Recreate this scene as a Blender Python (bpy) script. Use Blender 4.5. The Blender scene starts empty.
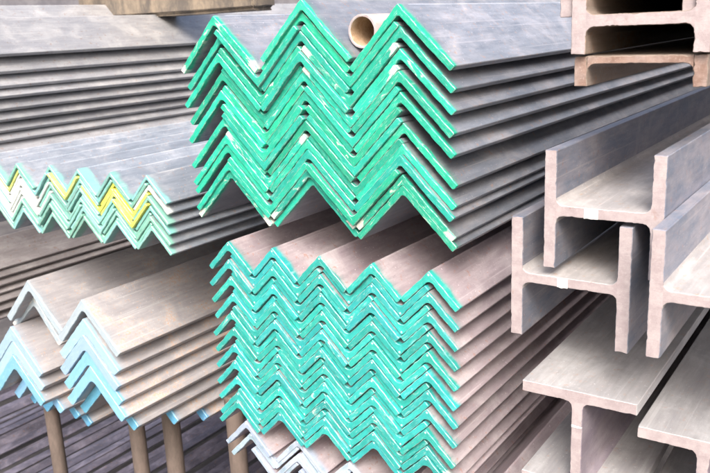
import bpy, bmesh, math, random
from mathutils import Matrix, Vector
from mathutils.geometry import delaunay_2d_cdt
random.seed(11)
R = random.Random(5)
S = bpy.context.scene
C = S.collection
ZO = 0.3            # height of the rack datum above the yard floor
SQ = math.sqrt(2)

# ------------------------------------------------------------------ nodes
def newmat(name):
    m = bpy.data.materials.new(name); m.use_nodes = True
    nt = m.node_tree; nt.nodes.clear()
    out = nt.nodes.new('ShaderNodeOutputMaterial')
    b = nt.nodes.new('ShaderNodeBsdfPrincipled')
    nt.links.new(b.outputs[0], out.inputs[0])
    return m, nt, b
def N(nt, t, **kw):
    n = nt.nodes.new(t)
    for k, v in kw.items():
        if k.startswith('i_'):
            n.inputs[k[2:].replace('_', ' ')].default_value = v
        else: setattr(n, k, v)
    return n
def L(nt, a, b): nt.links.new(a, b)
def math_(nt, op, a, b=None, c=None, clamp=False):
    n = nt.nodes.new('ShaderNodeMath'); n.operation = op; n.use_clamp = clamp
    for i, v in enumerate((a, b, c)):
        if v is None: continue
        if isinstance(v, (int, float)): n.inputs[i].default_value = v
        else: nt.links.new(v, n.inputs[i])
    return n.outputs[0]
def mixc(nt, f, a, b, mode='MIX'):
    n = nt.nodes.new('ShaderNodeMix'); n.data_type = 'RGBA'; n.blend_type = mode
    for s, v in ((n.inputs[0], f), (n.inputs[6], a), (n.inputs[7], b)):
        if isinstance(v, (int, float)): s.default_value = v
        elif isinstance(v, tuple): s.default_value = (v[0], v[1], v[2], 1)
        else: nt.links.new(v, s)
    return n.outputs[2]
def ramp(nt, v, lo, hi, a=0.0, b=1.0):
    n = nt.nodes.new('ShaderNodeMapRange'); n.clamp = True; n.interpolation_type = 'SMOOTHSTEP'
    nt.links.new(v, n.inputs[0])
    for i, x in enumerate((lo, hi, a, b)): n.inputs[i+1].default_value = x
    return n.outputs[0]
def RND(nt, oi):
    return math_(nt, 'MULTIPLY', oi.outputs['Object Index'], .001)
def coords(nt, scale=(1, 1, 1)):
    """object coordinates shifted by a random amount per object"""
    tc = N(nt, 'ShaderNodeTexCoord'); oi = N(nt, 'ShaderNodeObjectInfo')
    mp = N(nt, 'ShaderNodeMapping'); mp.inputs['Scale'].default_value = scale
    cx = N(nt, 'ShaderNodeCombineXYZ')
    rnd = math_(nt, 'MULTIPLY', oi.outputs['Object Index'], .001)
    r = math_(nt, 'MULTIPLY', rnd, 57.0)
    for i in range(3): L(nt, r, cx.inputs[i])
    L(nt, tc.outputs['Object'], mp.inputs['Vector']); L(nt, cx.outputs[0], mp.inputs['Location'])
    return mp.outputs[0], tc.outputs['Object'], oi
def noise(nt, vec, scale, detail=4, rough=.6, dist=0):
    n = N(nt, 'ShaderNodeTexNoise'); n.inputs['Scale'].default_value = scale
    n.inputs['Detail'].default_value = detail; n.inputs['Roughness'].default_value = rough
    n.inputs['Distortion'].default_value = dist
    L(nt, vec, n.inputs['Vector']); return n.outputs['Fac']

def steel_color(nt, a, b, dust, rust, rustamt):
    v1, obj, oi = coords(nt, (1, .22, 1))
    v2, _, _ = coords(nt, (1, .6, 1))
    v2b, _, _ = coords(nt, (1, 1, 1))
    n1 = noise(nt, v1, 34, 8, .72, .3)            # long streaks of mill scale
    n2 = noise(nt, v2, 12, 9, .68, .5)              # clouds
    n3 = noise(nt, v2b, 160, 3, .7)                # grain
    v3, _, _ = coords(nt, (14, 1.2, 14))
    n4 = noise(nt, v3, 9, 4, .6)                  # fine rolled scratches
    col = mixc(nt, ramp(nt, n1, .22, .80), a, b)
    col = mixc(nt, math_(nt, 'MULTIPLY', ramp(nt, n2, .42, .72), .75), col, dust)
    rn = math_(nt, 'ADD', math_(nt, 'MULTIPLY', n2, .55), math_(nt, 'MULTIPLY', n3, .45))
    rm = ramp(nt, math_(nt, 'ADD', rn, math_(nt, 'MULTIPLY', RND(nt, oi), .06)), .62-rustamt, .74-rustamt)
    col = mixc(nt, math_(nt, 'MULTIPLY', rm, .8), col, rust)
    fl = noise(nt, v2b, 75, 6, .72)
    fl2 = noise(nt, v2b, 210, 3, .6)
    fleck = math_(nt, 'MULTIPLY', ramp(nt, fl, .60, .635), .7)
    col = mixc(nt, fleck, col, rust)
    col = mixc(nt, math_(nt, 'MULTIPLY', ramp(nt, fl2, .66, .70), .7), col, tuple(min(1, q*1.25) for q in dust))
    col = mixc(nt, math_(nt, 'MULTIPLY', ramp(nt, fl, .36, .31), .45), col, tuple(q*.55 for q in a))
    v4, _, _ = coords(nt, (20, .25, 20))
    n5 = noise(nt, v4, 7, 2, .5)                  # thin long drag marks
    col = mixc(nt, math_(nt, 'MULTIPLY', ramp(nt, n5, .66, .70), .4), col, dust)
    g = math_(nt, 'ADD', math_(nt, 'MULTIPLY', n4, .5), .75)
    g2 = math_(nt, 'MULTIPLY', g, math_(nt, 'ADD', math_(nt, 'MULTIPLY', RND(nt, oi), .26), .87))
    g2 = math_(nt, 'MULTIPLY', g2, .9)
    cc = N(nt, 'ShaderNodeCombineColor')
    for i in range(3): L(nt, g2, cc.inputs[i])
    col = mixc(nt, 1.0, col, cc.outputs[0], 'MULTIPLY')
    return col, obj, oi, n1, n2, n3, rm
def finish(nt, b, col, rough, metal, h, strength=.35, dist=.0008):
    L(nt, col, b.inputs['Base Color'])
    for s, v in (('Roughness', rough), ('Metallic', metal)):
        if isinstance(v, (int, float)): b.inputs[s].default_value = v
        else: L(nt, v, b.inputs[s])
    bp = N(nt, 'ShaderNodeBump'); bp.inputs['Strength'].default_value = strength; bp.inputs['Distance'].default_value = dist
    L(nt, h, bp.inputs['Height']); L(nt, bp.outputs[0], b.inputs['Normal'])

def steel(name, a, b_, dust, rust, rustamt=.0, metal=.45, rough=.42):
    m, nt, b = newmat(name)
    col, obj, oi, n1, n2, n3, rm = steel_color(nt, a, b_, dust, rust, rustamt)
    r = math_(nt, 'ADD', math_(nt, 'MULTIPLY', n2, .3), rough-.15)
    r = math_(nt, 'ADD', r, math_(nt, 'MULTIPLY', rm, .25), clamp=True)
    me = math_(nt, 'MULTIPLY', math_(nt, 'SUBTRACT', 1.0, rm), metal)
    h = math_(nt, 'ADD', math_(nt, 'MULTIPLY', n3, .5), n2)
    finish(nt, b, col, r, me, h, .3)
    return m

def painted(name, sp, dots=False, reach=.012, leg=.1, smetal=.4, srough=.42, dkamt=.0):
    """end of a bar: object colour sprayed over the cut face and raggedly onto the sides; alpha = how worn"""
    m, nt, b = newmat(name)
    scol, obj, oi, n1, n2, n3, rm = steel_color(nt, *sp)
    v2, _, _ = coords(nt, (1, 1, 1))
    sx = N(nt, 'ShaderNodeSeparateXYZ'); L(nt, obj, sx.inputs[0])
    # scratches running along each leg: noise in (x-z, x+z) space
    p = math_(nt, 'ABSOLUTE', sx.outputs[0])
    u = math_(nt, 'SUBTRACT', p, sx.outputs[2]); w = math_(nt, 'ADD', p, sx.outputs[2])
    cx = N(nt, 'ShaderNodeCombineXYZ'); L(nt, math_(nt, 'MULTIPLY', u, 35.0), cx.inputs[0]); L(nt, math_(nt, 'MULTIPLY', w, 240.0), cx.inputs[1])
    sgn = math_(nt, 'MULTIPLY', math_(nt, 'SIGN', sx.outputs[0]), 7.3)
    L(nt, math_(nt, 'ADD', sgn, math_(nt, 'MULTIPLY', RND(nt, oi), 91.0)), cx.inputs[2])
    sc = noise(nt, cx.outputs[0], 1.0, 5, .65, .6)
    cx2 = N(nt, 'ShaderNodeCombineXYZ'); L(nt, math_(nt, 'MULTIPLY', u, 22.0), cx2.inputs[0]); L(nt, math_(nt, 'MULTIPLY', w, 60.0), cx2.inputs[1])
    L(nt, math_(nt, 'ADD', sgn, math_(nt, 'MULTIPLY', RND(nt, oi), 33.0)), cx2.inputs[2])
    sc2 = noise(nt, cx2.outputs[0], 1.0, 5, .7, .8)
    fine = noise(nt, v2, 420, 3, .7)
    base = oi.outputs['Color']
    hs = N(nt, 'ShaderNodeHueSaturation'); L(nt, base, hs.inputs['Color'])
    L(nt, math_(nt, 'ADD', .488, math_(nt, 'MULTIPLY', sc2, .024)), hs.inputs['Hue'])
    hs.inputs['Saturation'].default_value = 1.0
    L(nt, math_(nt, 'ADD', .70, math_(nt, 'MULTIPLY', sc2, .6)), hs.inputs['Value'])
    pc = hs.outputs[0]
    dkp = mixc(nt, .42, pc, (.0, .13, .10), 'MIX')
    brd = noise(nt, v2, 26, 4, .6)
    pc = mixc(nt, math_(nt, 'MULTIPLY', ramp(nt, brd, .46, .66), dkamt), pc, dkp)
    thin = mixc(nt, .5, base, (.80, .90, .86))
    pc = mixc(nt, math_(nt, 'MULTIPLY', ramp(nt, sc, .54, .76), .55), pc, thin)
    pc = mixc(nt, math_(nt, 'MULTIPLY', ramp(nt, fine, .56, .78), .35), pc, thin)
    # worn patches down to pale primer / bare cut
    wear = oi.outputs['Alpha']
    wv = math_(nt, 'ADD', sc2, math_(nt, 'MULTIPLY', wear, .34))
    tip = math_(nt, 'MULTIPLY', ramp(nt, u, leg*SQ-.05, leg*SQ), math_(nt, 'GREATER_THAN', wear, .36))
    wv = math_(nt, 'ADD', wv, math_(nt, 'MULTIPLY', tip, .28))
    wm = ramp(nt, wv, .70, .80)
    bare = mixc(nt, ramp(nt, fine, .3, .7), (.44, .42, .38), (.66, .67, .63))
    pc = mixc(nt, math_(nt, 'MULTIPLY', wm, .9), pc, bare)
    # ragged reach along the bar
    e = math_(nt, 'ADD', sx.outputs[1], math_(nt, 'MULTIPLY', math_(nt, 'SUBTRACT', n2, .5), reach*3.2))
    e = math_(nt, 'ADD', e, math_(nt, 'MULTIPLY', math_(nt, 'SUBTRACT', fine, .5), reach*.9))
    e = math_(nt, 'MULTIPLY', e, math_(nt, 'SUBTRACT', 1.5, RND(nt, oi)))
    # only the chamfer of the steel edge keeps a rub of bare metal
    side = ramp(nt, e, reach*.35, reach*1.1)
    isface = ramp(nt, sx.outputs[1], .0009, .0016)
    side = math_(nt, 'MULTIPLY', side, isface)
    mist = math_(nt, 'ADD', sx.outputs[1], math_(nt, 'MULTIPLY', math_(nt, 'SUBTRACT', n2, .5), .05))
    mist = math_(nt, 'MULTIPLY', ramp(nt, mist, .004, .030, .42, 0), ramp(nt, fine, .35, .6))
    scol = mixc(nt, mist, scol, base)
    col = mixc(nt, side, pc, scol)
    if dots:
        dx = math_(nt, 'ABSOLUTE', sx.outputs[0]); dz = math_(nt, 'ABSOLUTE', math_(nt, 'ADD', sx.outputs[2], .0075))
        dd = math_(nt, 'SQRT', math_(nt, 'ADD', math_(nt, 'MULTIPLY', dx, dx), math_(nt, 'MULTIPLY', dz, dz)))
        dd = math_(nt, 'ADD', dd, math_(nt, 'MULTIPLY', math_(nt, 'SUBTRACT', fine, .5), .002))
        dm = math_(nt, 'MULTIPLY', ramp(nt, dd, .0016, .0028, 1, 0), math_(nt, 'SUBTRACT', 1.0, isface))
        col = mixc(nt, math_(nt, 'MULTIPLY', dm, .5), col, (.80, .90, .88))
    rg = math_(nt, 'ADD', .48, math_(nt, 'MULTIPLY', sc, .25))
    sr = math_(nt, 'ADD', math_(nt, 'MULTIPLY', n2, .3), srough-.15)
    sr = math_(nt, 'ADD', sr, math_(nt, 'MULTIPLY', rm, .25), clamp=True)
    rg = math_(nt, 'ADD', math_(nt, 'MULTIPLY', sr, side), math_(nt, 'MULTIPLY', rg, math_(nt, 'SUBTRACT', 1.0, side)))
    me = math_(nt, 'MULTIPLY', math_(nt, 'MULTIPLY', math_(nt, 'SUBTRACT', 1.0, rm), smetal), side)
    h = math_(nt, 'ADD', math_(nt, 'MULTIPLY', math_(nt, 'ADD', sc, math_(nt, 'MULTIPLY', fine, .6)), math_(nt, 'SUBTRACT', 1.0, isface)), math_(nt, 'MULTIPLY', math_(nt, 'ADD', math_(nt, 'MULTIPLY', n3, .5), n2), math_(nt, 'MULTIPLY', isface, .36)))
    finish(nt, b, col, rg, me, h, .55, .0012)
    return m

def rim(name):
    """worn edge of the painted cut: thin pale paint with its highlight painted in"""
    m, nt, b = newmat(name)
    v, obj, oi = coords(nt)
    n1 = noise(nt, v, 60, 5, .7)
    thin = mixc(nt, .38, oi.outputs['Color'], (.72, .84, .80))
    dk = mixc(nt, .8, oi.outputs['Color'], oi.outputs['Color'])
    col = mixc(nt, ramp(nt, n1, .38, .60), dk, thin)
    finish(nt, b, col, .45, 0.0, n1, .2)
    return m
def cutend(name, a, b_, spot):
    m, nt, b = newmat(name)
    v, obj, oi = coords(nt)
    n1 = noise(nt, v, 45, 5, .65); n2 = noise(nt, v, 330, 4, .75); n3 = noise(nt, v, 14, 4, .6)
    col = mixc(nt, ramp(nt, n1, .35, .65), a, b_)
    col = mixc(nt, math_(nt, 'MULTIPLY', ramp(nt, n2, .55, .75), .35), col, spot)
    col = mixc(nt, math_(nt, 'MULTIPLY', ramp(nt, n2, .45, .30), .3), col, (.56, .52, .52))
    col = mixc(nt, math_(nt, 'MULTIPLY', ramp(nt, n3, .5, .75), .4), col, (.48, .45, .455))
    vs, _, _ = coords(nt, (9, 1, 260))
    n4 = noise(nt, vs, 1.6, 3, .6, .3)            # saw marks
    col = mixc(nt, math_(nt, 'MULTIPLY', ramp(nt, n4, .5, .72), .14), col, spot)
    v9, _, _ = coords(nt)
    n6 = noise(nt, v9, 28, 6, .7, .6)
    col = mixc(nt, math_(nt, 'MULTIPLY', ramp(nt, n6, .58, .70), .45), col, tuple(q*r_ for q, r_ in zip(spot, (1.25, .95, .8))))
    finish(nt, b, col, .6, .1, math_(nt, 'ADD', n2, math_(nt, 'MULTIPLY', n4, .4)), .45, .001)
    return m
def flat(name, a, b_, scale, rough=.7, metal=0.0, stretch=(1, 1, 1), bump=.3):
    m, nt, b = newmat(name)
    v, obj, oi = coords(nt, stretch)
    n1 = noise(nt, v, scale, 6, .65, .5); n2 = noise(nt, v, scale*9, 3, .7)
    col = mixc(nt, ramp(nt, math_(nt, 'ADD', math_(nt, 'MULTIPLY', n1, .7), math_(nt, 'MULTIPLY', n2, .3)), .36, .64), a, b_)
    finish(nt, b, col, rough, metal, n2, bump, .002)
    return m

SP = {  # scale a, scale b, dust, rust, rust amount
 'upper': ((.22, .25, .30), (.37, .395, .455), (.54, .53, .57), (.50, .33, .25), -.02),
 'lower': ((.36, .30, .34), (.50, .44, .48), (.68, .63, .66), (.48, .29, .24), -.02),
 'small': ((.22, .26, .31), (.34, .38, .44), (.50, .52, .56), (.42, .30, .24), -.06),
 'left':  ((.315, .31, .335), (.415, .405, .43), (.55, .555, .585), (.54, .36, .24), .075),
 'grey':  ((.32, .33, .36), (.42, .43, .455), (.57, .57, .575), (.33, .22, .16), -.05),
 'brown': ((.28, .26, .265), (.39, .36, .365), (.52, .50, .505), (.33, .21, .15), -.03),
 'dark':  ((.06, .06, .08), (.14, .13, .175), (.28, .26, .33), (.22, .14, .10), -.04),
 'beam':  ((.22, .24, .30), (.40, .38, .42), (.60, .57, .57), (.38, .24, .18), -.02),
}
METAL = {'left': .15, 'beam': .3, 'dark': .3, 'lower': .3, 'upper': .5}; ROUGH = {'left': .5}
MS = {k: steel('steel_'+k, *v, metal=METAL.get(k, .4), rough=ROUGH.get(k, .42)) for k, v in SP.items()}
M_heel = {k: steel('worn_heel_highlight_'+k, tuple(min(.8, q*1.15) for q in v[0]), tuple(min(.8, q*1.3) for q in v[1]), (.66, .65, .66), v[3], v[4], metal=.3, rough=.4) for k, v in SP.items()}  # worn heel line, lightened so the ridge highlight sits in its colour
MP = {k: painted('paint_'+k, SP[k], dots=(k == 'lower'), reach={'upper': .010, 'lower': .012, 'small': .02, 'left': .008}.get(k, .01), leg={'upper': .1525, 'lower': .0888, 'left': .176}.get(k, .1), smetal=METAL.get(k, .4), srough=ROUGH.get(k, .42), dkamt={'upper': .8, 'lower': .7}.get(k, 0)) for k in ('upper', 'lower', 'small', 'left', 'grey', 'brown', 'dark')}
M_rim = rim('worn_edge_highlight')  # bright outline of the cut is put into the chamfer colour
M_cut = cutend('saw_cut_steel', (.315, .27, .285), (.385, .34, .355), (.21, .165, .165))
M_rustcut = cutend('rusty_cut_steel', (.20, .13, .105), (.28, .195, .165), (.13, .085, .07))
M_chalk = flat('white_chalk', (.50, .50, .50), (.78, .78, .77), 160, .8)
M_beam = MS['beam']
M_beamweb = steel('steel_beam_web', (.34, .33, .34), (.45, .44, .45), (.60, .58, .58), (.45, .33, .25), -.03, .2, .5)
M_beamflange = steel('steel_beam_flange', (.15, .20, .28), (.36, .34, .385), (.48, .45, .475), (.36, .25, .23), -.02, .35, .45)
M_rusty = steel('steel_rusty', (.22, .175, .15), (.31, .255, .22), (.38, .33, .29), (.32, .20, .14), .05, .2, .6)
M_pipe = steel('steel_pipe', (.42, .36, .34), (.52, .46, .44), (.62, .58, .56), (.45, .28, .18), .02, .2, .5)
M_bore = flat('pipe_bore', (.30, .19, .11), (.46, .35, .25), 40, .7)
M_post = flat('rusty_post', (.105, .085, .075), (.17, .135, .12), 12, .6, .1, (1, 1, .3))
M_block = flat('rusty_block', (.10, .088, .078), (.25, .205, .155), 13, .7, .1, (1, 1, .45))
M_ground = flat('yard_floor', (.045, .042, .045), (.085, .08, .08), 3, .85)
M_wall = flat('shed_wall', (.10, .10, .12), (.16, .16, .18), 1.2, .8)

# ------------------------------------------------------------------ meshes
def dens(pts, step):
    out = []
    for i, p in enumerate(pts):
        q = pts[(i+1) % len(pts)]
        d = math.dist(p[:2], q[:2]); n = max(1, int(d/step))
        keep = p[2] if len(p) > 2 else 0
        for k in range(n):
            f = k/n
            out.append((p[0]+(q[0]-p[0])*f, p[1]+(q[1]-p[1])*f, keep))
    return out
def arc(cx, cz, r, a0, a1, n):
    return [(cx+r*math.cos(math.radians(a0+(a1-a0)*i/n)), cz+r*math.sin(math.radians(a0+(a1-a0)*i/n))) for i in range(n+1)]
def offset_in(pts, d):
    """inward offset of a counter-clockwise outline; points flagged 1 (or beside a flagged edge) stay"""
    n = len(pts); out = []
    for i in range(n):
        a, p, b = pts[i-1], pts[i], pts[(i+1) % n]
        if p[2] or a[2]: out.append((p[0], p[1])); continue
        tx, tz = b[0]-a[0], b[1]-a[1]; l = math.hypot(tx, tz) or 1
        out.append((p[0]-tz/l*d, p[1]+tx/l*d))
    return out
def extrude(outline, ys, chamfer=0.0007, jag=0.0, rng=None, front=True, back=True, mats=(None,), facemat=0, sidemat=0, bend=None, edgechip=0, rimmat=None, heelmat=None):
    """outline: CCW seen from -Y (x right, z up) list of (x,z,flag); ys: ring depths"""
    rng = rng or R
    me = bpy.data.meshes.new('m'); bm = bmesh.new()
    n = len(outline); rings = []
    j = []
    v = 0
    for i in range(n):
        v = v*.45 + rng.gauss(0, jag)
        j.append(v)
    chip = [0]*n
    for _ in range(edgechip):
        c = rng.randrange(n); w = rng.randint(1, 3); dd = rng.uniform(.0003, .0011)
        for k in range(-w, w+1): chip[(c+k) % n] += dd*(1-abs(k)/(w+1))
    def ring(pts, y, wob=0):
        r = []
        for i, p in enumerate(pts):
            ox, oz = bend(y) if bend else (0, 0)
            r.append(bm.verts.new((p[0]+ox, y+(abs(j[i])*wob), p[1]+oz)))
        return r
    if front:
        base = []
        full = outline
        off = offset_in(outline, 1.0)
        for i, p in enumerate(full):
            nx, nz = off[i][0]-p[0], off[i][1]-p[1]
            base.append((p[0]+nx*(j[i]+chip[i]), p[1]+nz*(j[i]+chip[i]), p[2]))
        ins = offset_in(base, chamfer)
        rings.append(ring(ins, ys[0], 0)); rings.append(ring(base, ys[0]+chamfer*1.2, .3))
        if jag: 
            half = [((a[0]+b[0])/2, (a[1]+b[1])/2) for a, b in zip(base, full)]
            rings.append(ring(half, ys[0]+.003))
            rings.append(ring(full, ys[0]+.008))
        yy = ys[1:]
    else: yy = ys
    for y in yy: rings.append(ring(outline, y))
    for ri_, (a, b) in enumerate(zip(rings[:-1], rings[1:])):
        for i in range(n):
            k = (i+1) % n
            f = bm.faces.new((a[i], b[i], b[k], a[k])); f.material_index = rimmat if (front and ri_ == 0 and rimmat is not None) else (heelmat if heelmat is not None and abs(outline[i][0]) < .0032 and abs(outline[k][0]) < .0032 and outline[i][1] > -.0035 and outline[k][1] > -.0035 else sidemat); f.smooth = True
    # order above gives outward normals for a CCW (seen from -Y) outline
    def cap(rg, flip, mi):
        co2 = [Vector((q.co.x, q.co.z)) for q in rg]
        vo, eo, fo, ov, oe, of = delaunay_2d_cdt(co2, [], [list(range(len(rg)))], 1, 1e-7)
        vv = [rg[o_[0]] if o_ else bm.verts.new((vo[i_].x, rg[0].co.y, vo[i_].y)) for i_, o_ in enumerate(ov)]
        for f_ in fo:
            q = [vv[i_] for i_ in f_]
            if len(set(q)) < 3: continue
            try: nf = bm.faces.new(q[::-1] if flip else q); nf.material_index = mi
            except ValueError: pass
    if front: cap(rings[0], False, facemat)
    if back: cap(rings[-1], True, sidemat)
    bm.to_mesh(me); bm.free()
    for m in mats: me.materials.append(m)
    me.set_sharp_from_angle(angle=math.radians(32))
    return me
def angle_outline(Lg, t, step=.006, fil_r=.6):
    """an equal angle, ridge up, heel at the origin; CCW seen from -Y"""
    # build in leg space (a along right leg, b inward normal) then mirror
    h = 1/SQ
    def Rr(a, b): return ((a-b)*h, (-a-b)*h)       # right leg: along (1,-1), inward (-1,-1)
    def Lf(a, b): return ((-a+b)*h, (-a-b)*h)
    right = []
    rt = t*.26; ri = t*fil_r; ro = t*.10
    # heel -> right toe outer -> toe inner (rounded) -> inner fillet
    outer_r = [Rr(ro, 0), Rr(Lg-.0012, 0), Rr(Lg, .0012)]
    toe = [Rr(Lg-rt+rt*math.cos(math.radians(x)), t-rt+rt*math.sin(math.radians(x))) for x in (0, 30, 60, 90)]
    fil = []
    c = (t+ri, t+ri)
    # inner corner at (t,t) in leg coords; fillet centre at (t+ri,t+ri); symmetric about x=0
    inner = [Rr(t+ri, t)]
    # arc between right-leg tangent (t+ri,t) and left-leg tangent, in xz
    cxz = Rr(*c)                                     # = (0, -(2(t+ri))h)
    x0, z0 = inner[0]
    a0 = math.degrees(math.atan2(z0-cxz[1], x0-cxz[0])); a1 = 180-a0
    fil = [(cxz[0]+ri*math.cos(math.radians(a0+(a1-a0)*i/5)), cxz[1]+ri*math.sin(math.radians(a0+(a1-a0)*i/5))) for i in range(1, 5)]
    rightside = outer_r + toe + inner
    leftside = [(-x, z) for x, z in reversed(rightside)]
    pts = rightside + fil + leftside                 # clockwise seen from -Y (x right, z up)
    pts = [(x, z, 0) for x, z in reversed(pts)]
    hl = .0026/SQ
    out = []
    for p in pts:            # an extra pair of points beside the heel for its painted highlight strip
        out.append(p)
    for k in range(len(out)):
        a, b = out[k], out[(k+1) % len(out)]
        if a[0] > .004 and abs(b[0]) < .0025 and b[1] > -.004: out.insert(k+1, (b[0]+hl, b[1]-hl, 0)); break
    for k in range(len(out)):
        a, b = out[k], out[(k+1) % len(out)]
        if b[0] < -.004 and abs(a[0]) < .0025 and a[1] > -.004: out.insert(k+1, (a[0]-hl, a[1]-hl, 0)); break
    return dens(out, step)

def link(name, me, parent=None, loc=(0, 0, 0), rot=(0, 0, 0)):
    o = bpy.data.objects.new(name, me); C.objects.link(o)
    o.pass_index = R.randrange(1, 1000)
    o.location = loc; o.rotation_euler = rot
    if parent: o.parent = parent
    return o
def thing(name, label, cat, loc=(0, 0, 0), rot=(0, 0, 0), group=None):
    o = link(name, None, None, (loc[0], loc[1], loc[2]+ZO), rot)
    o.empty_display_size = .05
    o['label'] = label; o['category'] = cat
    if group: o['group'] = group
    return o

ENDLEN = .035
class AngleKind:
    def __init__(s, Lg, t, key, length=6.0, variants=4, jag=.00035, fil_r=.6):
        s.Lg, s.t, s.v = Lg, t, []
        out = angle_outline(Lg, t, fil_r=fil_r)
        for k in range(variants):
            rr = random.Random(hash((key, k, 3)) if False else len(key)*31+k*7)
            bow = rr.uniform(-.003, .003); bow2 = rr.uniform(-.002, .002)
            bf = lambda y, a=bow, b=bow2: (a*math.sin(y*.9), b*math.sin(y*1.1))
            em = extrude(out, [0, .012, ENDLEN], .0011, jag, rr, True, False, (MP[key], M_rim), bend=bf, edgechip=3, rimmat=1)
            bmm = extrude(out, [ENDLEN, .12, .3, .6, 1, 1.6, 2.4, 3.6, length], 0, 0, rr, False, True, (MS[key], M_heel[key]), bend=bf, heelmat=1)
            s.v.append((bmm, em))
    def place(s, x, y, z, up=True, roll=0, yaw=0, pitch=0, label='', group=None, color=(1, 1, 1), wear=.2, name='angle_bar'):
        r = roll + (0 if up else math.pi)
        # rotating by pi about Y turns the ridge-up angle into a trough with its heel at the bottom
        root = thing(name, label, 'angle bar', (x, y, z), (pitch, r, yaw), group)
        b, e = s.v[R.randrange(len(s.v))]
        o1 = link('bar_body', b, root)
        o2 = link('painted_end', e, root)
        o1.pass_index = o2.pass_index = R.randrange(1, 1000)
        o1.color = o2.color = (color[0], color[1], color[2], wear)
        return root

ORD = 'first second third fourth fifth sixth seventh eighth ninth tenth eleventh twelfth thirteenth fourteenth fifteenth sixteenth seventeenth eighteenth nineteenth twentieth'.split()
def vary(c, amt=.12):
    k = 1+R.uniform(-amt, amt)
    return tuple(max(0, min(1, v*k*(1+R.uniform(-amt*.4, amt*.4)))) for v in c)

def bundle(kind, seq, x0, P, ncol, ztop, s, Y, colour, labelfmt, group, jy=.004, drift=0, fan=0, wearf=None, slope=0, yoff=None, groll=0, skip=()):
    """seq runs from the top row down; 'A' = ridges up, 'V' = troughs between them"""
    for k, ty in enumerate(seq):
        zt = ztop - k*s
        n = ncol if ty == 'A' else ncol-1
        for c in range(n):
            if (k, c) in skip: continue
            xx = x0 + (c if ty == 'A' else c+.5)*P + drift*k
            zz = zt + slope*c + R.gauss(0, .0003)
            if ty == 'V': zz = zt + slope*(c+.5) - P/2 - kind.t*SQ + R.gauss(0, .0003)
            w = wearf(k, c) if wearf else R.choice((0, .1, .2, .3, .45))
            side = ORD[c]+' from left'
            lab = labelfmt.format(kind='ridge up' if ty == 'A' else 'trough up', col=side, row=ORD[k])
            dy = R.gauss(0, jy)
            if yoff: dy += yoff(k, c, ty)
            kind.place(xx+R.gauss(0, .0005), Y+dy, zz, ty == 'A', R.gauss(0, .0035)+groll, R.gauss(0, .0012), R.gauss(0, .0006), lab, group, colour(k, c, ty), w)

# ---- upper emerald bundle
kU = AngleKind(.1545, .0127, 'upper', variants=6)
seqU = 'AVAVAVAVAVVAVAAVAA'
def colU(k, c, ty): return vary((.009, .345, .240), .22)
def wearU(k, c):
    if k in (3, 5, 6) and c in (0, 1, 2): return R.uniform(.15, .40)
    return R.choice((0, .05, .1, .2, .3, .3, .42))
bundle(kU, seqU, -1.1905, .2175, 3, 1.6335, .0189, 1.25, colU,
       'green-ended steel angle, {kind}, {col}, {row} row down, upper green bundle', 'green-ended angle bars of the upper bundle', jy=.0045, wearf=wearU, drift=0)
kU.place(-.965, 1.247, 1.6335+.0195, True, .01, 0, 0, 'loose green-ended steel angle lying on top of the upper bundle, left of the pipe', 'green-ended angle bars of the upper bundle', (.02, .42, .28), .1)

# ---- lower turquoise bundle
kL = AngleKind(.0908, .0126, 'lower', variants=6, fil_r=.95)
seqL = 'AV'*9+'AA'
def colL(k, c, ty): return vary((.020, .315, .300), .16)
bundle(kL, seqL, -1.2105, .1262, 5, 1.151, .0203, 1.25, colL,
       'turquoise-ended angle, {kind}, {col}, {row} row down, lower bundle', 'turquoise-ended angle bars of the lower bundle', jy=.0026, drift=-.0006,
       wearf=lambda k, c: R.choice((0, 0, .1, .15, .25, .35)), yoff=lambda k, c, t: (.0 if t == 'A' else .003))

# ---- small mint / yellow / white bundle on the left
kS = AngleKind(.0878, .0076, 'small', variants=4)
MINT, YEL, WHT = (.16, .37, .34), (.56, .57, .09), (.50, .54, .54)
def colS(k, c, ty):
    xc = c+(0 if ty == 'A' else .5)
    if (k in (2, 3, 4, 5, 6, 7) and xc < 2.6): return WHT if R.random() < .8 else MINT
    if k in (2, 4) and xc == 5 or k == 3 and 4 < xc < 6: return (.44, .50, .12) if k == 4 else YEL
    if k in (3, 5) and 5.4 <= xc < 6: return YEL if R.random() < .6 else MINT
    if k in (1, 2) and (1.4 < xc < 2.2 or 3 <= xc < 3.6): return (.46, .52, .14) if R.random() < .5 else MINT
    if k in (1, 2) and 4.9 < xc < 5.3: return YEL
    if k == 2 and xc >= 6: return WHT
    return vary(MINT, .18)
bundle(kS, 'AVAVAVAVAVA', -2.205, .1252, 7, 1.2835, .0122, 1.25, colS,
       'thin mint or yellow-ended angle, {kind}, {col}, {row} row down, small bundle', 'thin pastel-ended angle bars of the small left bundle', jy=.004,
       wearf=lambda k, c: R.choice((0, .05, .15)))

# ---- grey bundle behind, upper left: its ends are outside the picture
kG = AngleKind(.172, .016, 'grey', variants=4)
for i, z in enumerate((1.56, 1.503, 1.456, 1.424, 1.382, 1.346, 1.309, 1.276, 1.232)):
    kG.place(-2.515-.1216+R.gauss(0, .004), 1.25+R.gauss(0, .02), z+.1216, True, R.gauss(0, .004), 0, R.gauss(0, .0008),
             'plain grey steel angle, %s step down in the upper left bundle' % ORD[i], 'plain grey angle bars of the upper left bundle', (.4, .41, .43), .3)
kG.place(-2.93, 1.3, 1.735, True, .02, 0, 0, 'plain blue-grey steel angle behind the upper left bundle, at the top corner', 'plain grey angle bars of the upper left bundle', (.4, .41, .43), .3)

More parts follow.
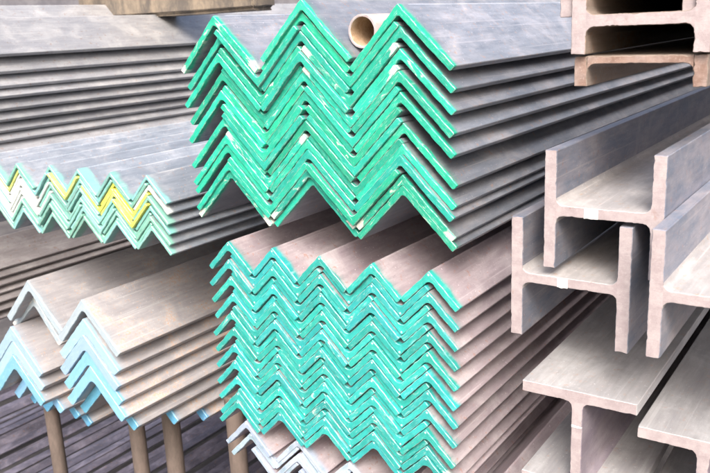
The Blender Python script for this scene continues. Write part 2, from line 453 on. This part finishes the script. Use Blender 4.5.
# ---- brown-grey bundle behind the blue ended one, lower left
kB = AngleKind(.135, .012, 'brown', variants=3)
for i in range(7):
    kB.place(-2.72-.095+R.gauss(0, .003), 1.28, .785+.095-.031*i, True, R.gauss(0, .006), 0, R.gauss(0, .0008),
             'dusty brown steel angle, %s step down behind the blue-ended angles' % ORD[i], 'dusty brown angle bars at the left edge', (.4, .35, .32), .3)

# ---- heavy blue ended angles, lower left
kH = AngleKind(.176, .0285, 'left', variants=4)
kA = AngleKind(.184, .021, 'left', variants=2)
SKY = (.17, .38, .56); PALE = (.30, .37, .43)
gB = 'heavy blue-ended angle bars at the lower left'
for nm, cx, z0, ys in (('left', -2.122, .787, (1.25, 1.253, 1.247, 1.30, 1.355, 1.395)), ('right', -1.765, .873, (1.25, 1.246, 1.252, 1.25, 1.29, 1.43, 1.55))):
    for i, y in enumerate(ys):
        z = z0-.0455*i
        kH.place(cx+R.gauss(0, .003), y, z, True, R.gauss(0, .008), 0, R.gauss(0, .0006),
                 'heavy blue-ended rusty angle, %s from top of the %s blue column' % (ORD[i], nm) + (', set back' if i > 3 or (nm == 'left' and i > 2) else ''),
                 gB, vary((.10, .34, .56) if i > 3 else SKY if i > 1 else tuple(a*.5+b*.5 for a, b in zip(SKY, PALE)), .12), R.choice((0, .1, .25)))
kA.place(-1.996, 1.25, .948, True, .0, 0, 0, 'pale beige angle with whitish end bridging the top of the left blue column', gB, PALE, .2)
kA.place(-1.7625, 1.25, .928, True, -.01, 0, 0, 'pale beige angle with whitish end on top of the right blue column', gB, PALE, .2)
kS2 = AngleKind(.165, .020, 'left', variants=1)
kS2.place(-2.035, 1.285, .884, True, .09, 0, 0, 'rusty angle tucked under the pale beige angle on the left', gB, PALE, .5)

# ---- whitish angles under the lower turquoise bundle
kW = AngleKind(.101, .0118, 'lower', variants=3)
bundle(kW, 'AVAV', -1.205, .1445, 5, .714, .0185, 1.262, lambda k, c, t: vary((.32, .39, .50), .12),
       'white-ended angle, {kind}, {col}, {row} row down, under the turquoise bundle', 'white-ended angle bars below the turquoise bundle', jy=.006, slope=-.013,
       wearf=lambda k, c: R.choice((.05, .2, .3)))

# ---- dark strips low on the left
TENS = {20: 'twenty', 30: 'thirty', 40: 'forty', 50: 'fifty'}
def ordw(n):
    if n <= 20: return ORD[n-1]
    t, u = n//10*10, n % 10
    return (TENS[t][:-1]+'ieth') if u == 0 else TENS[t]+'-'+ORD[u-1]
strip_out = dens([(x, z, 0) for x, z in ((-.018, -.0025), (-.0165, -.004), (.0165, -.004), (.018, -.0025), (.018, .0025), (.0165, .004), (-.0165, .004), (-.018, .0025))], .012)
strip_me = [extrude(strip_out, [0, .02, .3, 1, 2, 3.5, 6], .0006, .0002, random.Random(k), True, True, (MS['dark'],)) for k in range(3)]
NF = 42
for i in range(NF):
    n = i+1
    lab = 'dark lilac flat bar on the lowest level, %s from the %s' % ((ordw(n), 'left') if n <= NF//2 else (ordw(NF+1-n), 'right'))
    o = link('flat_bar', strip_me[i % 3], None, (-4.3+.060*i+R.gauss(0, .003), 1.62+R.gauss(0, .02), -.2+ZO+R.gauss(0, .008)), (R.gauss(0, .001), .45+R.gauss(0, .3), R.gauss(0, .0035)))
    o['label'] = lab; o['category'] = 'flat bar'; o['group'] = 'dark flat bars on the lowest level'

# ------------------------------------------------------------------ beams
def rough_extrude(out, rng, mats, sidemat=0, step=.0022, jag=.00017, length=6.0, chip=9):
    return extrude(dens(out, step), [0, .02, .06, .2, .6, 1.4, 2.6, 4.2, length], .0009, jag, rng, True, True, mats, facemat=0, sidemat=1, edgechip=chip)
def beam(loc, W_, Hh, tf, tw, label, group, vertical_web=False, ym=None, cut=None, side=None, rng_seed=1, zweb=0, channel=False, flmat=None, webmat=None, roll=0, name='steel_beam'):
    """H section. Default: flanges stand upright left and right, web horizontal (an H as seen from the end)."""
    rng = random.Random(rng_seed)
    cut = cut or M_cut; flmat = flmat or M_beamflange; webmat = webmat or M_beamweb
    root = thing(name, label, 'steel beam', loc, (0, roll, 0), group)
    hw, hh = W_/2, Hh/2; rf = .012; r0 = .0012
    def orient(p):
        return [(-z, x, f) for x, z, f in p] if vertical_web else p
    top = hh; bot = -hh
    zw = zweb
    for sgn in (-1, 1):
        xo, xi = sgn*hw, sgn*(hw-tf)
        a, b = (xo, xi) if sgn < 0 else (xi, xo)
        pts = [(a+r0, bot, 0), (b-r0, bot, 0), (b, bot+r0, 0)]
        fl = [(b, zw-tw/2-rf, 1), (b, zw+tw/2+rf, 0)] if sgn < 0 else []
        if channel: fl = [(b, zw-tw/2-rf, 1)] if sgn < 0 else []
        pts += fl
        pts += [(b, top-r0, 0), (b-r0, top, 0), (a+r0, top, 0), (a, top-r0, 0)]
        if sgn > 0: pts += [(a, zw+tw/2+rf, 1), (a, zw-tw/2-rf, 0)] if not channel else [(a, zw-tw/2-rf, 0)]
        pts += [(a, bot+r0, 0)]
        if channel:
            pts = [(a+r0, bot, 0), (b-r0, bot, 0), (b, bot+r0, 0), (b, top-r0, 0), (b-r0, top, 0), (a+r0, top, 0), (a, top-r0, 0), (a, bot+r0, 0)]
        link('flange', rough_extrude(orient(pts), rng, (cut, flmat)), root)
    # web with root fillets, slightly clear of the flange faces
    x1 = hw-tf
    low = [(-x1, zw-tw/2-rf)] + [( -x1+rf-rf*math.cos(math.radians(q)), zw-tw/2-rf+rf*math.sin(math.radians(q))) for q in (30, 60, 90)]
    low = low + [(-x, z) for x, z in reversed(low)]
    if channel: up = [(x1, zw+tw/2), (-x1, zw+tw/2)]
    else: up = [(x, 2*zw-z) for x, z in reversed(low)]
    pts = [[x, z, 0] for x, z in low+up]
    for i, p in enumerate(pts):
        q = pts[(i+1) % len(pts)]
        if abs(abs(p[0])-x1) < 1e-6 and abs(p[0]-q[0]) < 1e-6: p[2] = 1
    link('web', rough_extrude(orient([tuple(p) for p in pts]), rng, (cut, webmat)), root)
    return root
gH = 'H beams stacked on the right'
def chalk(root, x0, x1, z0, z1, seed=0):
    rr = random.Random(seed); n = 7
    pts = []
    for i in range(n): pts.append((x0+(x1-x0)*i/(n-1), z0+rr.uniform(0, .0015), 0))
    for i in range(n): pts.append((x1-(x1-x0)*i/(n-1), z1-rr.uniform(0, .002), 0))
    o = link('chalk_mark', extrude(pts, [-.0008, .0015], .0002, 0, rr, True, True, (M_chalk,)), root); return o

b1 = beam((-.3845, 1.25, 1.290), .193, .200, .0205, .0175, 'pale cut H beam, topmost of the nested pair, holding left flange inside another', gH, rng_seed=3)
chalk(b1, -.029, -.006, -.0095, .0078, 1)
b2 = beam((-.4375, 1.252, 1.166), .205, .214, .0215, .0170, 'H beam below the topmost nested one, farthest left on the right side', gH, rng_seed=4)
chalk(b2, -.019, -.001, -.010, .0085, 2)
b3 = beam((-.187, 1.173, 1.195), .200, .200, .0205, .0175, 'H beam cut off by the right edge, beside the nested pair', gH, rng_seed=5)
chalk(b3, .030, .046, -.0085, .0085, 3)
gI = 'I beams standing upright at the lower right'
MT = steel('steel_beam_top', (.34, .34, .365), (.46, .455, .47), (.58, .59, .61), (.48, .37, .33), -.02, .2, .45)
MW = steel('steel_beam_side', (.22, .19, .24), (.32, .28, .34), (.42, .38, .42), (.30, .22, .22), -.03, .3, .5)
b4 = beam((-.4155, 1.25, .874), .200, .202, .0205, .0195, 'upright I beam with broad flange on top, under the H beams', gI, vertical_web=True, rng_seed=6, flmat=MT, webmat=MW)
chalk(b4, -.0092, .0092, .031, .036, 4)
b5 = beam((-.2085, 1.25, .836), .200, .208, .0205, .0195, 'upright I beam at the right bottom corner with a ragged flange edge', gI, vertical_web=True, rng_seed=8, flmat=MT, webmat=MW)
gT = 'rusty beams at the upper right corner'
beam((-.3405, 1.25, 1.591), .203, .100, .023, .018, 'pinkish cut beam resting on the rusty channel at the upper right', gT, rng_seed=9, flmat=M_rusty, webmat=M_rusty)
beam((-.3635, 1.262, 1.648), .203, .100, .021, .016, 'beam nested over the pinkish cut beam, mostly above the top edge', gT, rng_seed=10, flmat=M_rusty, webmat=M_rusty)
beam((-.341, 1.262, 1.5145), .1975, .047, .0205, .0115, 'rust brown channel with its web on top, under the pinkish cut beam', 'rusty channel', zweb=.0175, channel=True, rng_seed=12, cut=M_rustcut, flmat=M_rusty, webmat=M_rusty, name='steel_channel')

# ------------------------------------------------------------------ pipe, posts, block
def ring_pipe(name, r, th, length, root, mats, axis='Y', n=48, rng=None):
    rng = rng or R
    bm = bmesh.new(); rings = []
    prof = [(r-th, length), (r-th, .02), (r-th, .0008), (r-th+.0006, 0), (r-.0006, 0), (r, .0008), (r, .02), (r, .3), (r, length)]
    for k, (rad, y) in enumerate(prof):
        row = []
        for i in range(n):
            a = 2*math.pi*i/n
            j = rng.gauss(0, .0002) if y < .001 else 0
            row.append(bm.verts.new(((rad+j)*math.cos(a), y, (rad+j)*math.sin(a))))
        rings.append(row)
    rings.append(rings[0])
    for k in range(len(prof)):
        a, b = rings[k], rings[k+1]
        for i in range(n):
            q = (i+1) % n
            f = bm.faces.new((a[i], a[q], b[q], b[i])); f.smooth = True
            f.material_index = 1 if k < 2 else (2 if k in (3,) else 0)
    bmesh.ops.recalc_face_normals(bm, faces=bm.faces)
    me = bpy.data.meshes.new(name); bm.to_mesh(me); bm.free()
    for m in mats: me.materials.append(m)
    me.set_sharp_from_angle(angle=math.radians(35))
    return link(name, me, root)
p = thing('steel_pipe', 'round pipe with a rusty bore lying in the groove on top of the upper bundle', 'pipe', (-.854, 1.285, 1.589))
ring_pipe('pipe_wall', .0312, .0048, 5.5, p, (M_pipe, M_bore, M_cut))

def post(x, y, ztop, r, label):
    o = thing('rack_post', label, 'post', (x, y, -ZO), (0, 0, 0), 'rusty posts holding up the blue-ended angles')
    me = bpy.data.meshes.new('post'); bm = bmesh.new(); rows = []
    H_ = ztop+ZO
    for z, rr in ((.008, r), (.3, r), (H_*.6, r*.995), (H_-.012, r), (H_-.004, r*.985), (H_, r*.93)):
        rows.append([bm.verts.new((rr*math.cos(a*math.pi/16), rr*math.sin(a*math.pi/16), z)) for a in range(32)])
    for a, b in zip(rows[:-1], rows[1:]):
        for i in range(32): bm.faces.new((a[i], a[(i+1) % 32], b[(i+1) % 32], b[i])).smooth = True
    bm.faces.new(rows[-1]); bm.faces.new(list(reversed(rows[0])))
    bmesh.ops.recalc_face_normals(bm, faces=bm.faces); bm.to_mesh(me); bm.free(); me.materials.append(M_post)
    me.set_sharp_from_angle(angle=math.radians(40)); link('shaft', me, o)
    bm = bmesh.new(); bmesh.ops.create_cube(bm, size=1)
    for v in bm.verts: v.co = Vector((v.co.x*.14, v.co.y*.14, v.co.z*.008+.004))
    bmesh.ops.bevel(bm, geom=bm.edges[:], offset=.001, segments=1, affect='EDGES')
    me = bpy.data.meshes.new('plate'); bm.to_mesh(me); bm.free(); me.materials.append(M_post); link('base_plate', me, o)
post(-2.29, 1.45, .44, .024, 'leftmost rusty post, under the left blue column')
post(-1.944, 1.52, .46, .0255, 'rusty post in the middle, left of the closest neighbouring post')
post(-1.777, 1.52, .505, .0275, 'rusty post just right of the middle one')
post(-1.562, 1.58, .56, .0275, 'rusty post beside the corner of the turquoise bundle')

bm = bmesh.new(); bmesh.ops.create_cube(bm, size=1)
for v in bm.verts: v.co = Vector((v.co.x*1.04, v.co.y*.14, v.co.z*.3))
bmesh.ops.bevel(bm, geom=bm.edges[:], offset=.018, segments=3, affect='EDGES')
bmesh.ops.subdivide_edges(bm, edges=bm.edges[:], cuts=3, use_grid_fill=True)
for v in bm.verts: v.co += Vector([R.gauss(0, .0015) for _ in range(3)])
me = bpy.data.meshes.new('block'); bm.to_mesh(me); bm.free(); me.materials.append(M_block)
blk = link('rusty_block', me, None, (-2.60, 2.47, 1.822+ZO))
blk['label'] = 'blurred rusty brown block lying crosswise behind the upper left bars'; blk['category'] = 'block'

# ------------------------------------------------------------------ setting
def sheet(name, co, mat):
    me = bpy.data.meshes.new(name); me.from_pydata(co, [], [(0, 1, 2, 3)]); me.materials.append(mat)
    o = link(name, me); o['kind'] = 'structure'; return o
sheet('ground', [(-60, -60, 0), (60, -60, 0), (60, 60, 0), (-60, 60, 0)], M_ground)
bm = bmesh.new(); bmesh.ops.create_cube(bm, size=1)
for v in bm.verts: v.co = Vector((v.co.x*26, v.co.y*.2, v.co.z*4+2))
me = bpy.data.meshes.new('wall'); bm.to_mesh(me); bm.free(); me.materials.append(M_wall)
w = link('back_wall', me, None, (-4, 9.5, 0)); w['label'] = 'dark grey wall far behind the stacked steel'; w['category'] = 'wall'

# ------------------------------------------------------------------ light, world, camera
sun_el, sun_az = math.radians(45), math.radians(150)      # azimuth clockwise from +Y: high, from behind the camera
d = Vector((math.sin(sun_az)*math.cos(sun_el), math.cos(sun_az)*math.cos(sun_el), math.sin(sun_el)))
sd = bpy.data.lights.new('sun', 'SUN'); sd.energy = 1.6; sd.angle = math.radians(25); sd.color = (1, .99, .985)
so = bpy.data.objects.new('sun', sd); C.objects.link(so); so.rotation_euler = d.to_track_quat('Z', 'Y').to_euler()
w = bpy.data.worlds.new('World'); S.world = w; w.use_nodes = True
nt = w.node_tree; bg = nt.nodes['Background']
sky = nt.nodes.new('ShaderNodeTexSky'); sky.sky_type = 'NISHITA'; sky.sun_disc = False
sky.sun_elevation = sun_el; sky.sun_rotation = sun_az; sky.air_density = 1.0; sky.dust_density = 9.0; sky.ozone_density = .6
nt.links.new(sky.outputs[0], bg.inputs[0]); bg.inputs[1].default_value = .15

cam = bpy.data.cameras.new('camera'); co = bpy.data.objects.new('camera', cam); C.objects.link(co)
M = Matrix(((0.82753299324806, -0.10747627671644927, 0.5510335697841608), (0.5597160348844428, 0.23428821637198355, -0.7948754568877265), (-0.04367041766623864, 0.96620799086553, 0.2540374244249308)))
co.matrix_world = Matrix.Translation((0, 0, 1.6+ZO)) @ M.to_4x4()
cam.sensor_width = 36; cam.lens = 40.684; cam.clip_start = .05; cam.clip_end = 300
cam.dof.use_dof = True; cam.dof.focus_distance = 1.58; cam.dof.aperture_fstop = 9.0
S.camera = co
S.view_settings.view_transform = 'Standard'; S.view_settings.look = 'None'; S.view_settings.gamma = 1
S.view_settings.exposure = 1.08
S.render.resolution_x = 1024; S.render.resolution_y = 682
